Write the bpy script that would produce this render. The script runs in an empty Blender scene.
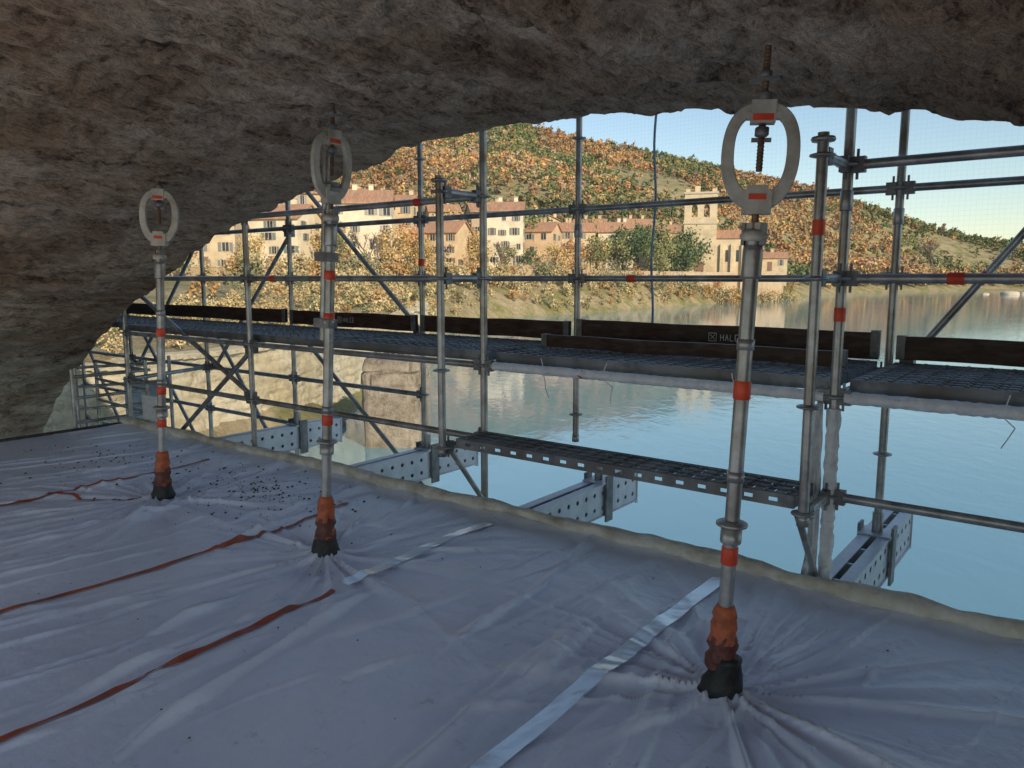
import bpy, math, random
import numpy as np
from mathutils import Vector, Matrix
random.seed(7); np.random.seed(7)
YAW=math.radians(-37.8)
scene=bpy.context.scene
scene.view_settings.view_transform='Standard'
scene.view_settings.look='None'
scene.view_settings.exposure=0

# ------------------------------------------------------------------ noise
def _h(ix,iy,iz):
    n=(ix.astype(np.int64)*374761393+iy.astype(np.int64)*668265263+iz.astype(np.int64)*2147483647)&0xffffffff
    n=((n^(n>>13))*1274126177)&0xffffffff
    n=n^(n>>16)
    return (n&0xffff)/65535.0
def vn(x,y,z=0.0):
    x=np.asarray(x,float);y=np.asarray(y,float);z=np.zeros_like(x)+z
    ix=np.floor(x);iy=np.floor(y);iz=np.floor(z)
    fx=x-ix;fy=y-iy;fz=z-iz
    fx=fx*fx*(3-2*fx);fy=fy*fy*(3-2*fy);fz=fz*fz*(3-2*fz)
    r=0
    for a in (0,1):
        for b in (0,1):
            for c in (0,1):
                w=(fx if a else 1-fx)*(fy if b else 1-fy)*(fz if c else 1-fz)
                r=r+w*_h(ix+a,iy+b,iz+c)
    return r*2-1
def fbm(x,y,z=0.0,o=4):
    r=0;a=1;s=1;t=0
    for i in range(o):
        r=r+a*vn(np.asarray(x)*s+i*17.3,np.asarray(y)*s+i*5.7,z+i*3.1);t+=a;a*=.5;s*=2.03
    return r/t
def ridged(x,y,z=0.0,o=3):
    r=0;a=1;s=1;t=0
    for i in range(o):
        r=r+a*(1-np.abs(vn(np.asarray(x)*s+i*11.3,np.asarray(y)*s+i*7.7,z)))**2;t+=a;a*=.5;s*=2.1
    return r/t
def sst(x,a,b):
    t=np.clip((np.asarray(x,float)-a)/(b-a),0,1);return t*t*(3-2*t)

# ------------------------------------------------------------------ materials
def nodes(name):
    m=bpy.data.materials.new(name);m.use_nodes=True
    nt=m.node_tree;b=nt.nodes['Principled BSDF'];return m,nt,b
def pm(name,c1,c2,scale=5,rough=.7,metal=0,bump=.2,bscale=40,stretch=(1,1,1),lo=.35,hi=.65,c3=None,s3=1.5,dist=.01,spec=.4,rvar=.0):
    m,nt,b=nodes(name);N=nt.nodes;L=nt.links
    tc=N.new('ShaderNodeTexCoord');mp=N.new('ShaderNodeMapping');mp.inputs['Scale'].default_value=stretch
    L.new(tc.outputs['Object'],mp.inputs['Vector'])
    n=N.new('ShaderNodeTexNoise');n.inputs['Scale'].default_value=scale;n.inputs['Detail'].default_value=4;n.inputs['Roughness'].default_value=.6
    L.new(mp.outputs[0],n.inputs['Vector'])
    r=N.new('ShaderNodeValToRGB');r.color_ramp.elements[0].position=lo;r.color_ramp.elements[1].position=hi
    r.color_ramp.elements[0].color=(*c1,1);r.color_ramp.elements[1].color=(*c2,1)
    L.new(n.outputs['Fac'],r.inputs['Fac']);col=r.outputs['Color']
    if c3:
        n3=N.new('ShaderNodeTexNoise');n3.inputs['Scale'].default_value=s3;n3.inputs['Detail'].default_value=4;n3.inputs['Roughness'].default_value=.65
        L.new(mp.outputs[0],n3.inputs['Vector'])
        r3=N.new('ShaderNodeValToRGB');r3.color_ramp.elements[0].position=.48;r3.color_ramp.elements[1].position=.68
        L.new(n3.outputs['Fac'],r3.inputs['Fac'])
        mx=N.new('ShaderNodeMixRGB');L.new(r3.outputs['Color'],mx.inputs['Fac']);L.new(col,mx.inputs['Color1']);mx.inputs['Color2'].default_value=(*c3,1);col=mx.outputs['Color']
    L.new(col,b.inputs['Base Color'])
    b.inputs['Roughness'].default_value=rough;b.inputs['Metallic'].default_value=metal
    b.inputs['Specular IOR Level'].default_value=spec
    if rvar:
        mr=N.new('ShaderNodeMapRange');mr.inputs['To Min'].default_value=rough-rvar;mr.inputs['To Max'].default_value=rough+rvar
        L.new(n.outputs['Fac'],mr.inputs['Value']);L.new(mr.outputs[0],b.inputs['Roughness'])
    if bump:
        nb=N.new('ShaderNodeTexNoise');nb.inputs['Scale'].default_value=bscale;nb.inputs['Detail'].default_value=3
        L.new(mp.outputs[0],nb.inputs['Vector'])
        bp=N.new('ShaderNodeBump');bp.inputs['Strength'].default_value=bump;bp.inputs['Distance'].default_value=dist
        L.new(nb.outputs['Fac'],bp.inputs['Height']);L.new(bp.outputs[0],b.inputs['Normal'])
    return m
galv=pm('galvanised_steel',(.27,.265,.26),(.50,.49,.47),9,.36,.55,.15,60,dist=.003,rvar=.12,c3=(.22,.18,.14),s3=3)
galvd=pm('dark_steel',(.14,.14,.14),(.28,.27,.26),12,.5,.5,.2,60,dist=.003)
cast=pm('cast_steel',(.44,.41,.35),(.62,.58,.50),14,.5,.15,.3,70,dist=.003,c3=(.33,.28,.21),s3=5)
rust=pm('rusty_thread',(.12,.07,.04),(.25,.17,.11),20,.6,.5,.4,300,dist=.002)
redtape=pm('red_tape',(.62,.05,.02),(.8,.1,.04),10,.4,0,.1,60)
orangetape=pm('orange_tape',(.42,.09,.03),(.62,.16,.06),14,.45,0,.6,40,dist=.008,c3=(.2,.07,.04),s3=12)
brownwrap=pm('brown_wrap',(.07,.025,.018),(.2,.07,.05),20,.5,0,.6,40,dist=.008)
black=pm('black_rubber',(.012,.012,.013),(.035,.033,.03),15,.5,0,.5,50,dist=.008)
orangestrap=pm('orange_strap_mat',(.36,.07,.03),(.55,.13,.06),9,.5,0,.2,80,dist=.003,c3=(.25,.1,.07),s3=4)
board=pm('brown_film_board',(.045,.021,.015),(.095,.048,.034),6,.45,0,.2,30,(1,1,4),dist=.004,c3=(.12,.08,.06),s3=5,spec=.3)
wood=pm('weathered_timber',(.04,.03,.024),(.10,.075,.06),5,.6,0,.3,30,(.3,6,6),dist=.005)
foam=pm('cream_foam_roll',(.64,.57,.45),(.85,.80,.71),7,.85,0,.5,18,dist=.03,c3=(.45,.38,.28),s3=3)
film=pm('white_plastic_film',(.7,.72,.74),(.85,.86,.87),20,.3,0,.8,25,dist=.02)
whitepaint=pm('white_paint',(.7,.7,.7),(.8,.8,.8),20,.6,0,0)
deckm=pm('deck_steel',(.14,.145,.15),(.30,.30,.31),8,.5,.4,.2,60,dist=.003,c3=(.12,.1,.085),s3=2)
alu=pm('aluminium_beam',(.5,.51,.53),(.66,.67,.69),6,.42,.3,.1,50,dist=.003,rvar=.1)
tapem=pm('clear_tape',(.88,.9,.93),(.95,.96,.97),8,.24,.5,.4,14,dist=.008,rvar=.1,spec=1.)
dirt=pm('rubble_dirt',(.03,.022,.017),(.1,.08,.06),20,.9)

def stone_mat(name,a,b_,c,d,str_=(1,1,1),sc=1.0,bd=.06,k4=.25,wts=(.5,.3,.2),lo=.37,hi=.63):
    m,nt,b=nodes(name);N=nt.nodes;L=nt.links
    tc=N.new('ShaderNodeTexCoord');mp=N.new('ShaderNodeMapping');mp.inputs['Scale'].default_value=str_
    L.new(tc.outputs['Object'],mp.inputs['Vector'])
    def noise(s,det=6,rg=.62,src=None,di=0):
        n=N.new('ShaderNodeTexNoise');n.inputs['Scale'].default_value=s*sc;n.inputs['Detail'].default_value=det;n.inputs['Roughness'].default_value=rg;n.inputs['Distortion'].default_value=di
        L.new((src or mp).outputs[0 if src is None else 'Object'],n.inputs['Vector']);return n
    n1=noise(2.2,4);n2=noise(7,7,.76,di=.3);n3=noise(.7,4,.6,tc);n4=noise(40,4,.75)
    r=N.new('ShaderNodeValToRGB');e=r.color_ramp.elements
    e[0].position=lo;e[0].color=(*a,1);e[1].position=hi;e[1].color=(*c,1);x=e.new(.48);x.color=(*b_,1)
    mx=N.new('ShaderNodeMath');mx.operation='MULTIPLY_ADD';L.new(n2.outputs['Fac'],mx.inputs[0]);mx.inputs[1].default_value=wts[0]
    m2=N.new('ShaderNodeMath');m2.operation='MULTIPLY_ADD';L.new(n1.outputs['Fac'],m2.inputs[0]);m2.inputs[1].default_value=wts[1]
    m4=N.new('ShaderNodeMath');m4.operation='MULTIPLY';L.new(n4.outputs['Fac'],m4.inputs[0]);m4.inputs[1].default_value=wts[2]
    L.new(m4.outputs[0],m2.inputs[2]);L.new(m2.outputs[0],mx.inputs[2])
    L.new(mx.outputs[0],r.inputs['Fac'])
    r3=N.new('ShaderNodeValToRGB');r3.color_ramp.elements[0].position=.44;r3.color_ramp.elements[1].position=.58;L.new(n3.outputs['Fac'],r3.inputs['Fac'])
    mm=N.new('ShaderNodeMixRGB');mm.blend_type='MIX';L.new(r3.outputs[0],mm.inputs[0]);L.new(r.outputs[0],mm.inputs[1])
    mu=N.new('ShaderNodeMixRGB');mu.blend_type='MULTIPLY';mu.inputs[0].default_value=1;L.new(r.outputs[0],mu.inputs[1]);mu.inputs[2].default_value=(*d,1)
    L.new(mu.outputs[0],mm.inputs[2])
    L.new(mm.outputs[0],b.inputs['Base Color']);b.inputs['Roughness'].default_value=.9;b.inputs['Specular IOR Level'].default_value=.25
    add=N.new('ShaderNodeMath');add.operation='MULTIPLY_ADD';L.new(n4.outputs['Fac'],add.inputs[0]);add.inputs[1].default_value=k4;L.new(n2.outputs['Fac'],add.inputs[2])
    bp=N.new('ShaderNodeBump');bp.inputs['Strength'].default_value=1;bp.inputs['Distance'].default_value=bd
    L.new(add.outputs[0],bp.inputs['Height']);L.new(bp.outputs[0],b.inputs['Normal'])
    return m
vaultm=stone_mat('vault_stone',(.15,.105,.075),(.60,.465,.34),(.90,.78,.63),(.70,.62,.56),(1.6,.6,1.6),bd=.12,k4=.45,wts=(.5,.20,.30),lo=.40,hi=.59)
spandm=stone_mat('spandrel_stone',(.16,.13,.1),(.3,.26,.2),(.42,.37,.3),(.8,.8,.8))
pierm=stone_mat('pier_stone',(.16,.13,.10),(.36,.30,.23),(.52,.46,.36),(.7,.7,.65),(1,1,1),.5,bd=.15)
wallst=stone_mat('pale_limestone_wall',(.36,.30,.2),(.62,.54,.38),(.74,.66,.5),(.8,.78,.7),(1,1,1),.6,bd=.12)

def fabric():
    m,nt,b=nodes('geotextile_fabric');N=nt.nodes;L=nt.links
    tc=N.new('ShaderNodeTexCoord')
    n=N.new('ShaderNodeTexNoise');n.inputs['Scale'].default_value=1.1;n.inputs['Detail'].default_value=5;n.inputs['Roughness'].default_value=.62;L.new(tc.outputs['Object'],n.inputs['Vector'])
    r=N.new('ShaderNodeValToRGB');e=r.color_ramp.elements;e[0].position=.33;e[0].color=(.74,.76,.88,1);e[1].position=.6;e[1].color=(.86,.88,.98,1)
    L.new(n.outputs['Fac'],r.inputs[0])
    n2=N.new('ShaderNodeTexNoise');n2.inputs['Scale'].default_value=9;n2.inputs['Detail'].default_value=6;n2.inputs['Roughness'].default_value=.75;L.new(tc.outputs['Object'],n2.inputs['Vector'])
    r2=N.new('ShaderNodeValToRGB');e=r2.color_ramp.elements;e[0].position=.25;e[0].color=(.5,.45,.4,1);e[1].position=.4;e[1].color=(1,1,1,1);L.new(n2.outputs['Fac'],r2.inputs[0])
    mu=N.new('ShaderNodeMixRGB');mu.blend_type='MULTIPLY';mu.inputs[0].default_value=.8;L.new(r.outputs[0],mu.inputs[1]);L.new(r2.outputs[0],mu.inputs[2])
    L.new(mu.outputs[0],b.inputs['Base Color']);b.inputs['Roughness'].default_value=.34;b.inputs['Specular IOR Level'].default_value=1.0
    n4=N.new('ShaderNodeTexNoise');n4.inputs['Scale'].default_value=260;n4.inputs['Detail'].default_value=2;L.new(tc.outputs['Object'],n4.inputs['Vector'])
    n5=N.new('ShaderNodeTexNoise');n5.inputs['Scale'].default_value=14;n5.inputs['Detail'].default_value=4;L.new(tc.outputs['Object'],n5.inputs['Vector'])
    b1=N.new('ShaderNodeBump');b1.inputs['Strength'].default_value=.35;b1.inputs['Distance'].default_value=.002;L.new(n4.outputs[0],b1.inputs['Height'])
    b2=N.new('ShaderNodeBump');b2.inputs['Strength'].default_value=.4;b2.inputs['Distance'].default_value=.025;L.new(n5.outputs[0],b2.inputs['Height']);L.new(b1.outputs[0],b2.inputs['Normal'])
    L.new(b2.outputs[0],b.inputs['Normal']);return m
fabm=fabric()

def netmat():
    m=bpy.data.materials.new('debris_net_mesh');m.use_nodes=True;nt=m.node_tree;N=nt.nodes;L=nt.links;N.clear()
    out=N.new('ShaderNodeOutputMaterial');tr=N.new('ShaderNodeBsdfTransparent');df=N.new('ShaderNodeBsdfDiffuse');tl=N.new('ShaderNodeBsdfTranslucent')
    df.inputs[0].default_value=(.9,.9,.9,1);tl.inputs[0].default_value=(.9,.9,.9,1)
    ad=N.new('ShaderNodeMixShader');ad.inputs[0].default_value=.5;L.new(df.outputs[0],ad.inputs[1]);L.new(tl.outputs[0],ad.inputs[2])
    tc=N.new('ShaderNodeTexCoord');sp=N.new('ShaderNodeSeparateXYZ');L.new(tc.outputs['Object'],sp.inputs[0])
    def line(o,p,w):
        a=N.new('ShaderNodeMath');a.operation='PINGPONG';L.new(o,a.inputs[0]);a.inputs[1].default_value=p/2
        c=N.new('ShaderNodeMath');c.operation='LESS_THAN';L.new(a.outputs[0],c.inputs[0]);c.inputs[1].default_value=w/2;return c.outputs[0]
    l1=line(sp.outputs['X'],.03,.005);l2=line(sp.outputs['Z'],.03,.005)
    mxx=N.new('ShaderNodeMath');mxx.operation='MAXIMUM';L.new(l1,mxx.inputs[0]);L.new(l2,mxx.inputs[1])
    f=N.new('ShaderNodeMath');f.operation='MULTIPLY_ADD';L.new(mxx.outputs[0],f.inputs[0]);f.inputs[1].default_value=.05;f.inputs[2].default_value=.05
    ms=N.new('ShaderNodeMixShader');L.new(f.outputs[0],ms.inputs[0]);L.new(tr.outputs[0],ms.inputs[1]);L.new(ad.outputs[0],ms.inputs[2]);L.new(ms.outputs[0],out.inputs[0])
    return m
netm=netmat()

def leafmat():
    m,nt,b=nodes('foliage');N=nt.nodes;L=nt.links
    a=N.new('ShaderNodeAttribute');a.attribute_name='Col';L.new(a.outputs['Color'],b.inputs['Base Color'])
    b.inputs['Roughness'].default_value=.8;b.inputs['Specular IOR Level'].default_value=.1;return m
leafm=leafmat()
barkm=pm('bark',(.09,.065,.045),(.2,.15,.11),3,.9,0,0)

# ------------------------------------------------------------------ mesh builder
class MB:
    def __init__(s): s.v=[];s.f=[];s.m=[];s.s=[];s.mats=[]
    def mi(s,mat):
        if mat not in s.mats:s.mats.append(mat)
        return s.mats.index(mat)
    def add(s,vs,fs,mat,smooth=False):
        o=len(s.v);s.v+=[tuple(v) for v in vs];k=s.mi(mat)
        for f in fs:s.f.append(tuple(i+o for i in f));s.m.append(k);s.s.append(smooth)
    def box(s,x0,x1,y0,y1,z0,z1,mat,M=None):
        vs=[Vector((x,y,z)) for z in (z0,z1) for y in (y0,y1) for x in (x0,x1)]
        if M: vs=[M@v for v in vs]
        s.add(vs,[(0,2,3,1),(4,5,7,6),(0,1,5,4),(2,6,7,3),(0,4,6,2),(1,3,7,5)],mat)
    def cyl(s,p,q,r,mat,r2=None,n=12,caps=True):
        p=Vector(p);q=Vector(q);r2=r if r2 is None else r2;d=(q-p)
        if d.length<1e-6:return
        z=d.normalized();x=z.orthogonal().normalized();y=z.cross(x)
        vs=[]
        for c,rr in((p,r),(q,r2)):
            for i in range(n):
                a=2*math.pi*i/n;vs.append(c+(x*math.cos(a)+y*math.sin(a))*rr)
        s.add(vs,[(i,(i+1)%n,n+(i+1)%n,n+i) for i in range(n)],mat,True)
        if caps:
            s.add(vs[:n],[tuple(range(n))[::-1]],mat);s.add(vs[n:],[tuple(range(n))],mat)
    def lathe(s,c,prof,mat,n=20,jit=0,lean=(0,0)):
        vs=[];c=Vector(c)
        for k,(r,z) in enumerate(prof):
            for i in range(n):
                a=2*math.pi*i/n;rr=r*(1+jit*random.uniform(-1,1));vs.append(c+Vector((rr*math.cos(a)+lean[0]*z,rr*math.sin(a)+lean[1]*z,z+jit*.03*random.uniform(-1,1))))
        fs=[(k*n+i,k*n+(i+1)%n,(k+1)*n+(i+1)%n,(k+1)*n+i) for k in range(len(prof)-1) for i in range(n)]
        fs.append(tuple(range(n))[::-1]);fs.append(tuple((len(prof)-1)*n+i for i in range(n)))
        s.add(vs,fs,mat,True)
    def obj(s,name,parent=None,rot=0,loc=(0,0,0)):
        me=bpy.data.meshes.new(name);me.from_pydata(s.v,[],s.f);me.update()
        for m in s.mats:me.materials.append(m)
        me.polygons.foreach_set('material_index',s.m);me.polygons.foreach_set('use_smooth',s.s)
        o=bpy.data.objects.new(name,me);scene.collection.objects.link(o)
        o.rotation_euler.z=rot;o.location=loc
        if parent:o.parent=parent
        return o
def empty(name,loc=(0,0,0),rot=0):
    o=bpy.data.objects.new(name,None);scene.collection.objects.link(o);o.location=loc;o.rotation_euler.z=rot;o.empty_display_size=.3;return o
def fast(name,V,F,mat,cols=None,smooth=True,rot=0,parent=None):
    me=bpy.data.meshes.new(name);V=np.ascontiguousarray(V,dtype=np.float32);F=np.ascontiguousarray(F,dtype=np.int32)
    k=F.shape[1]
    me.vertices.add(len(V));me.vertices.foreach_set('co',V.ravel())
    me.loops.add(F.size);me.loops.foreach_set('vertex_index',F.ravel())
    me.polygons.add(len(F));me.polygons.foreach_set('loop_start',np.arange(0,F.size,k,dtype=np.int32))
    try: me.polygons.foreach_set('loop_total',np.full(len(F),k,dtype=np.int32))
    except Exception: pass
    me.update(calc_edges=True);me.validate()
    me.polygons.foreach_set('use_smooth',np.full(len(me.polygons),smooth,dtype=bool))
    if cols is not None:
        a=me.color_attributes.new('Col','FLOAT_COLOR','POINT')
        c=np.ones((len(V),4),np.float32);c[:,:3]=cols;a.data.foreach_set('color',c.ravel())
    me.materials.append(mat)
    o=bpy.data.objects.new(name,me);scene.collection.objects.link(o);o.rotation_euler.z=rot
    if parent:o.parent=parent
    return o
def gridF(nu,nv):
    i=np.arange(nu-1)[:,None];j=np.arange(nv-1)[None,:]
    a=i*nv+j
    return np.stack([a,a+nv,a+nv+1,a+1],-1).reshape(-1,4)

# ------------------------------------------------------------------ camera / light
cam=bpy.data.cameras.new('camera');co=bpy.data.objects.new('camera',cam);scene.collection.objects.link(co)
cam.lens=760/1024*36;cam.sensor_width=36;cam.clip_start=.05;cam.clip_end=9000
co.location=(0,0,1.6);co.rotation_euler=(math.radians(90-7.9),0,0);scene.camera=co
EL=math.radians(27)
tdir=Vector((-.53,.85,0)).normalized()   # direction the sunlight travels (from behind right of the viewer)
AZ=math.atan2(-tdir.x,-tdir.y)
sd=Vector((-tdir.x*math.cos(EL),-tdir.y*math.cos(EL),math.sin(EL)))
sun=bpy.data.lights.new('sun','SUN');so=bpy.data.objects.new('sun',sun);scene.collection.objects.link(so)
sun.energy=5;sun.angle=math.radians(.5);sun.color=(1,.85,.64);so.rotation_euler=sd.to_track_quat('Z','Y').to_euler()
w=bpy.data.worlds.new('World');scene.world=w;w.use_nodes=True;nt=w.node_tree
sk=nt.nodes.new('ShaderNodeTexSky');sk.sky_type='NISHITA';sk.sun_disc=False;sk.sun_elevation=EL;sk.sun_rotation=AZ;sk.air_density=1.15;sk.dust_density=.2;sk.ozone_density=1.5
nt.links.new(sk.outputs[0],nt.nodes['Background'].inputs[0]);nt.nodes['Background'].inputs[1].default_value=.15

# ------------------------------------------------------------------ bridge vault
CX=-2.9
dd=np.array([0,1,1.9,2.7,3.72,5.45,6.5,7.45,8.5,9.2,9.6,9.8])
zz=np.array([2.58,2.52,2.37,2.2,1.955,1.26,.72,.08,-1.0,-2.3,-4.2,-7])
ds=np.linspace(-9.8,9.8,1500);z0=np.interp(np.abs(ds),dd,zz)
ker=np.ones(81)/81;zp=np.pad(z0,40,mode='edge');zsm=np.convolve(zp,ker,'valid')
arc=np.concatenate([[0],np.cumsum(np.hypot(np.diff(ds),np.diff(zsm)))])
NA=1300;sa=np.linspace(0,arc[-1],NA)
PX=np.interp(sa,arc,ds)+CX;PZ=np.interp(sa,arc,zsm)
YB=-.8;YF=3.95  # rear end of the barrel cut short to let more daylight inside
ys=np.linspace(YB,YF,345)
tx=np.gradient(PX);tz=np.gradient(PZ);ln=np.hypot(tx,tz)
nx=tz/ln; nz=-tx/ln
A,Y=np.meshgrid(sa,ys,indexing='ij')
A2=A+.18*fbm(A*.9,Y*.6,21.,3)
ca=A2/.21+.25*vn(A*.7,Y*.5,2.);row=np.floor(ca);fr=ca-row
cb=Y/.42+_h(row,row*0+3,row*0)*5+.25*vn(A*3,Y*3,9.);fb=cb-np.floor(cb)
joint=np.maximum(1-np.minimum(fr,1-fr)/.12,1-np.minimum(fb,1-fb)/.07);joint=np.clip(joint,0,1)
tone=_h(row,np.floor(cb),row*0+5)-.5
def steps(v,n,k=.72):
    q=v*n;f=q-np.floor(q);return (np.floor(q)+sst(f,k,1))/n
flake=steps(fbm(A2*2.6,Y*.9,4.,5)+.5*A2*.35,7)-.5*A2*.35
flake2=steps(fbm(A*6.5+3,Y*2.2,14.,4),5)
edgeF=1-.5*sst(Y,3.3,3.9)
disp=edgeF*(.03*fbm(A*.9,Y*.6,1.,3)+.09*flake+.055*flake2+.026*fbm(A*11,Y*5,7.,4)-.024*joint*sst(vn(A*.8,Y*.8,3.),-.5,.3)+.022*tone*sst(vn(A*.6,Y*.7,13.),-.3,.4)+.022*fbm(A*24,Y*14,17.,3))
V=np.stack([PX[:,None]+nx[:,None]*disp,Y+0*A,PZ[:,None]+nz[:,None]*disp],-1)
bridge=empty('stone_bridge',rot=YAW)
fast('vault_underside',V.reshape(-1,3),gridF(NA,len(ys)),vaultm,parent=bridge)
TOP=5.2
mb=MB()
for e in (len(ys)-1,0):
    ed=V[:,e,:]
    vs=[];
    for i in range(0,NA,3):
        vs.append(tuple(ed[i]));vs.append((ed[i][0],ed[i][1],TOP))
    n=len(vs)//2
    mb.add(vs,[(2*i,2*i+1,2*i+3,2*i+2) for i in range(n-1)],spandm)
mb.box(-70,CX-9.75,YB,YF,-7,TOP,spandm);mb.box(CX+9.75,40,YB,YF,-7,TOP,spandm)
mb.box(-70,40,YB-.003,YF+.003,TOP,TOP+.4,spandm)
mb.box(-70,40,YB-.15,YB+.25,TOP+.4,TOP+1.3,spandm);mb.box(-70,40,YF-.25,YF+.15,TOP+.4,TOP+1.3,spandm)
mb.obj('spandrel_walls',bridge)

# ------------------------------------------------------------------ platform fabric
HANG=[(-1.06,2.71),(-3.5,2.71),(-5.4,2.71)]
xs=np.concatenate([np.linspace(-8.45,1.4,880),np.linspace(1.5,4.2,15)])
yy=np.concatenate([np.linspace(-6.5,.1,60)[:-1],np.linspace(.1,3.92,350)])  # unseen rear stretch added to bounce sunlight up into the vault
Xg,Yg=np.meshgrid(xs,yy,indexing='ij')
def fabz(x,y):
    wx=x+.25*vn(x*.8,y*.6,2.)
    r1=ridged(wx*2.0+y*.35,y*.35,1.,2);r2=ridged(wx*6.0-y*.8,y*.8+4,5.,2);r3=ridged(wx*3.2+y*1.1,y*.8+9,11.,1)
    z=.022*fbm(x*.7,y*.6,3.,3)+.05*sst(r1,.66,1.)*sst(vn(x*.6,y*.6,8.),-.5,.4)+.02*sst(r2,.6,1.)+.028*sst(r3,.74,1.)*sst(vn(x*.9+4,y*.9,8.),-.2,.5)
    for k,(hx,hy) in enumerate(HANG):
        dx=x-hx;dy=y-hy;r=np.hypot(dx,dy)+1e-4;c=dx/r;s=dy/r
        n=ridged(c*3.1+k*7+.25*r,s*3.1+.2*r,2.+k,2)
        n2=ridged(c*5.0+k*3,s*5.0+.5*r,6.+k,1)
        e=np.exp(-r/.6)*(r/(r+.14))
        z=z+e*(.085*(sst(n,.45,1.)-.25)+.05*(sst(n2,.4,1)-.4))+.07*np.exp(-r/.09)-.012*np.exp(-((r-.2)/.15)**2)
    return z
Zg=fabz(Xg,Yg)
edge=sst(Yg,3.75,3.92);Zg=Zg*(1-edge*.6)+.02*edge
plat=empty('suspended_work_platform',rot=YAW)
fast('geotextile_covering',np.stack([Xg,Yg,Zg],-1).reshape(-1,3),gridF(len(xs),len(yy)),fabm,parent=plat)
mb=MB();mb.box(-8.4,4.1,-6.45,3.86,-.16,-.11,wood)
for x in np.arange(-8,4,.8): mb.box(x,x+.08,-6.4,3.84,-.3,-.162,galvd)
mb.box(-8.46,4.2,3.862,3.90,-.2,-.02,wood);mb.box(-8.50,-8.46,-6.5,3.9,-.2,.03,wood)
mb.obj('platform_boards',plat)
n=420;k=14;t=np.linspace(-8.5,4.1,n);cy=3.93+.02*vn(t*1.2,t*0);cz=.045+.012*vn(t*1.5+9,t*0)
V=[]
for i in range(n):
    for j in range(k):
        a=2*math.pi*j/k
        V.append((t[i],cy[i]+math.cos(a)*.05,cz[i]+math.sin(a)*.042))
V=np.array(V);rr=fbm(V[:,0]*5,V[:,1]*16,V[:,2]*16,3)
V[:,1]+=rr*.022;V[:,2]+=rr*.022
F=[(i*k+j,(i+1)*k+j,(i+1)*k+(j+1)%k,i*k+(j+1)%k) for i in range(n-1) for j in range(k)]
fast('rolled_edge_padding',V,np.array(F),foam,rot=YAW)
def strip(name,pts,w,mat,lift=.006,tw=0.,taut=False):
    P=[]
    for (a,b) in zip(pts[:-1],pts[1:]):
        m=max(2,int(math.hypot(b[0]-a[0],b[1]-a[1])/.02))
        for i in range(m):P.append((a[0]+(b[0]-a[0])*i/m,a[1]+(b[1]-a[1])*i/m))
    P.append(pts[-1]);P=np.array(P)
    kk=np.ones(9)/9
    Q=np.stack([np.convolve(np.pad(P[:,i],4,mode='edge'),kk,'valid') for i in (0,1)],-1)
    d=np.gradient(Q,axis=0);d/=np.linalg.norm(d,axis=1)[:,None]+1e-9;nn=np.stack([-d[:,1],d[:,0]],-1)
    wob=1+.35*vn(Q[:,0]*6,Q[:,1]*3,5.)*tw
    ps=[Q+nn*(w/2*s*wob)[:,None] for s in (-1,-.6,-.2,.2,.6,1)]
    hs=[fabz(p[:,0],p[:,1])+lift for p in ps]
    if taut:
        # a stiff tape bridges the dips between small folds
        top=np.maximum.reduce(hs);R=6
        mx=np.array([top[max(0,i-R):i+R+1].max() for i in range(len(top))])
        mx=np.convolve(np.pad(mx,R,mode='edge'),np.ones(2*R+1)/(2*R+1),'valid')
        hs=[np.maximum(h*.25+mx*.75,h) for h in hs]
    rows=[np.stack([p[:,0],p[:,1],h],-1) for p,h in zip(ps,hs)]
    Vv=np.stack(rows,1).reshape(-1,3)
    return fast(name,Vv,gridF(len(Q),6),mat,rot=YAW)
strip('orange_strap',[(-2.86,-2.5),(-2.9,.8),(-2.98,1.6),(-3.03,2.42)],.035,orangestrap,.008,1)
strip('orange_strap',[(-4.05,-2.5),(-4.1,1.2),(-4.08,2.3),(-4.12,3.1),(-4.2,3.5)],.035,orangestrap,.008,1)
strip('orange_strap',[(-6.0,-2.5),(-6.03,1.9),(-6.08,2.8),(-6.2,3.6)],.035,orangestrap,.008,1)
strip('orange_strap',[(-6.1,2.2),(-5.9,2.35),(-5.75,2.3),(-5.62,2.5),(-5.45,2.62)],.03,orangestrap,.01,1)
strip('adhesive_tape_strip',[(-1.46,-2),(-1.475,1.8),(-1.5,3.0),(-1.51,3.8)],.08,tapem,.004,.2,True)
strip('adhesive_tape_strip',[(-3.04,2.45),(-3.06,3.0),(-3.08,3.75)],.08,tapem,.004,.2,True)
mb=MB()
for i in range(780):
    if i<320: x,y=random.gauss(-5.0,.5),random.gauss(3.3,.22)
    elif i<600: x,y=random.gauss(-6.6,.8),random.gauss(3.0,.35)
    elif i<700: x,y=random.gauss(-4.6,.9),random.gauss(3.0,.5)
    else: x,y=random.uniform(-6.5,-.5),random.uniform(.8,3.8)
    if y>3.85 or x<-8.3:continue
    r=random.choice([.004,.006,.008,.013]) if i<600 else random.choice([.003,.003,.004,.006])
    z=float(fabz(np.array([x]),np.array([y]))[0])
    vs=[(x+r*random.uniform(.6,1.3)*c[0],y+r*random.uniform(.6,1.3)*c[1],z+r*.6*c[2]+r*.3) for c in ((1,0,0),(-1,0,0),(0,1,0),(0,-1,0),(0,0,1),(0,0,-1))]
    mb.add(vs,[(0,2,4),(2,1,4),(1,3,4),(3,0,4),(2,0,5),(1,2,5),(3,1,5),(0,3,5)],dirt)
mb.obj('scattered_grit',rot=YAW)

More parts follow.
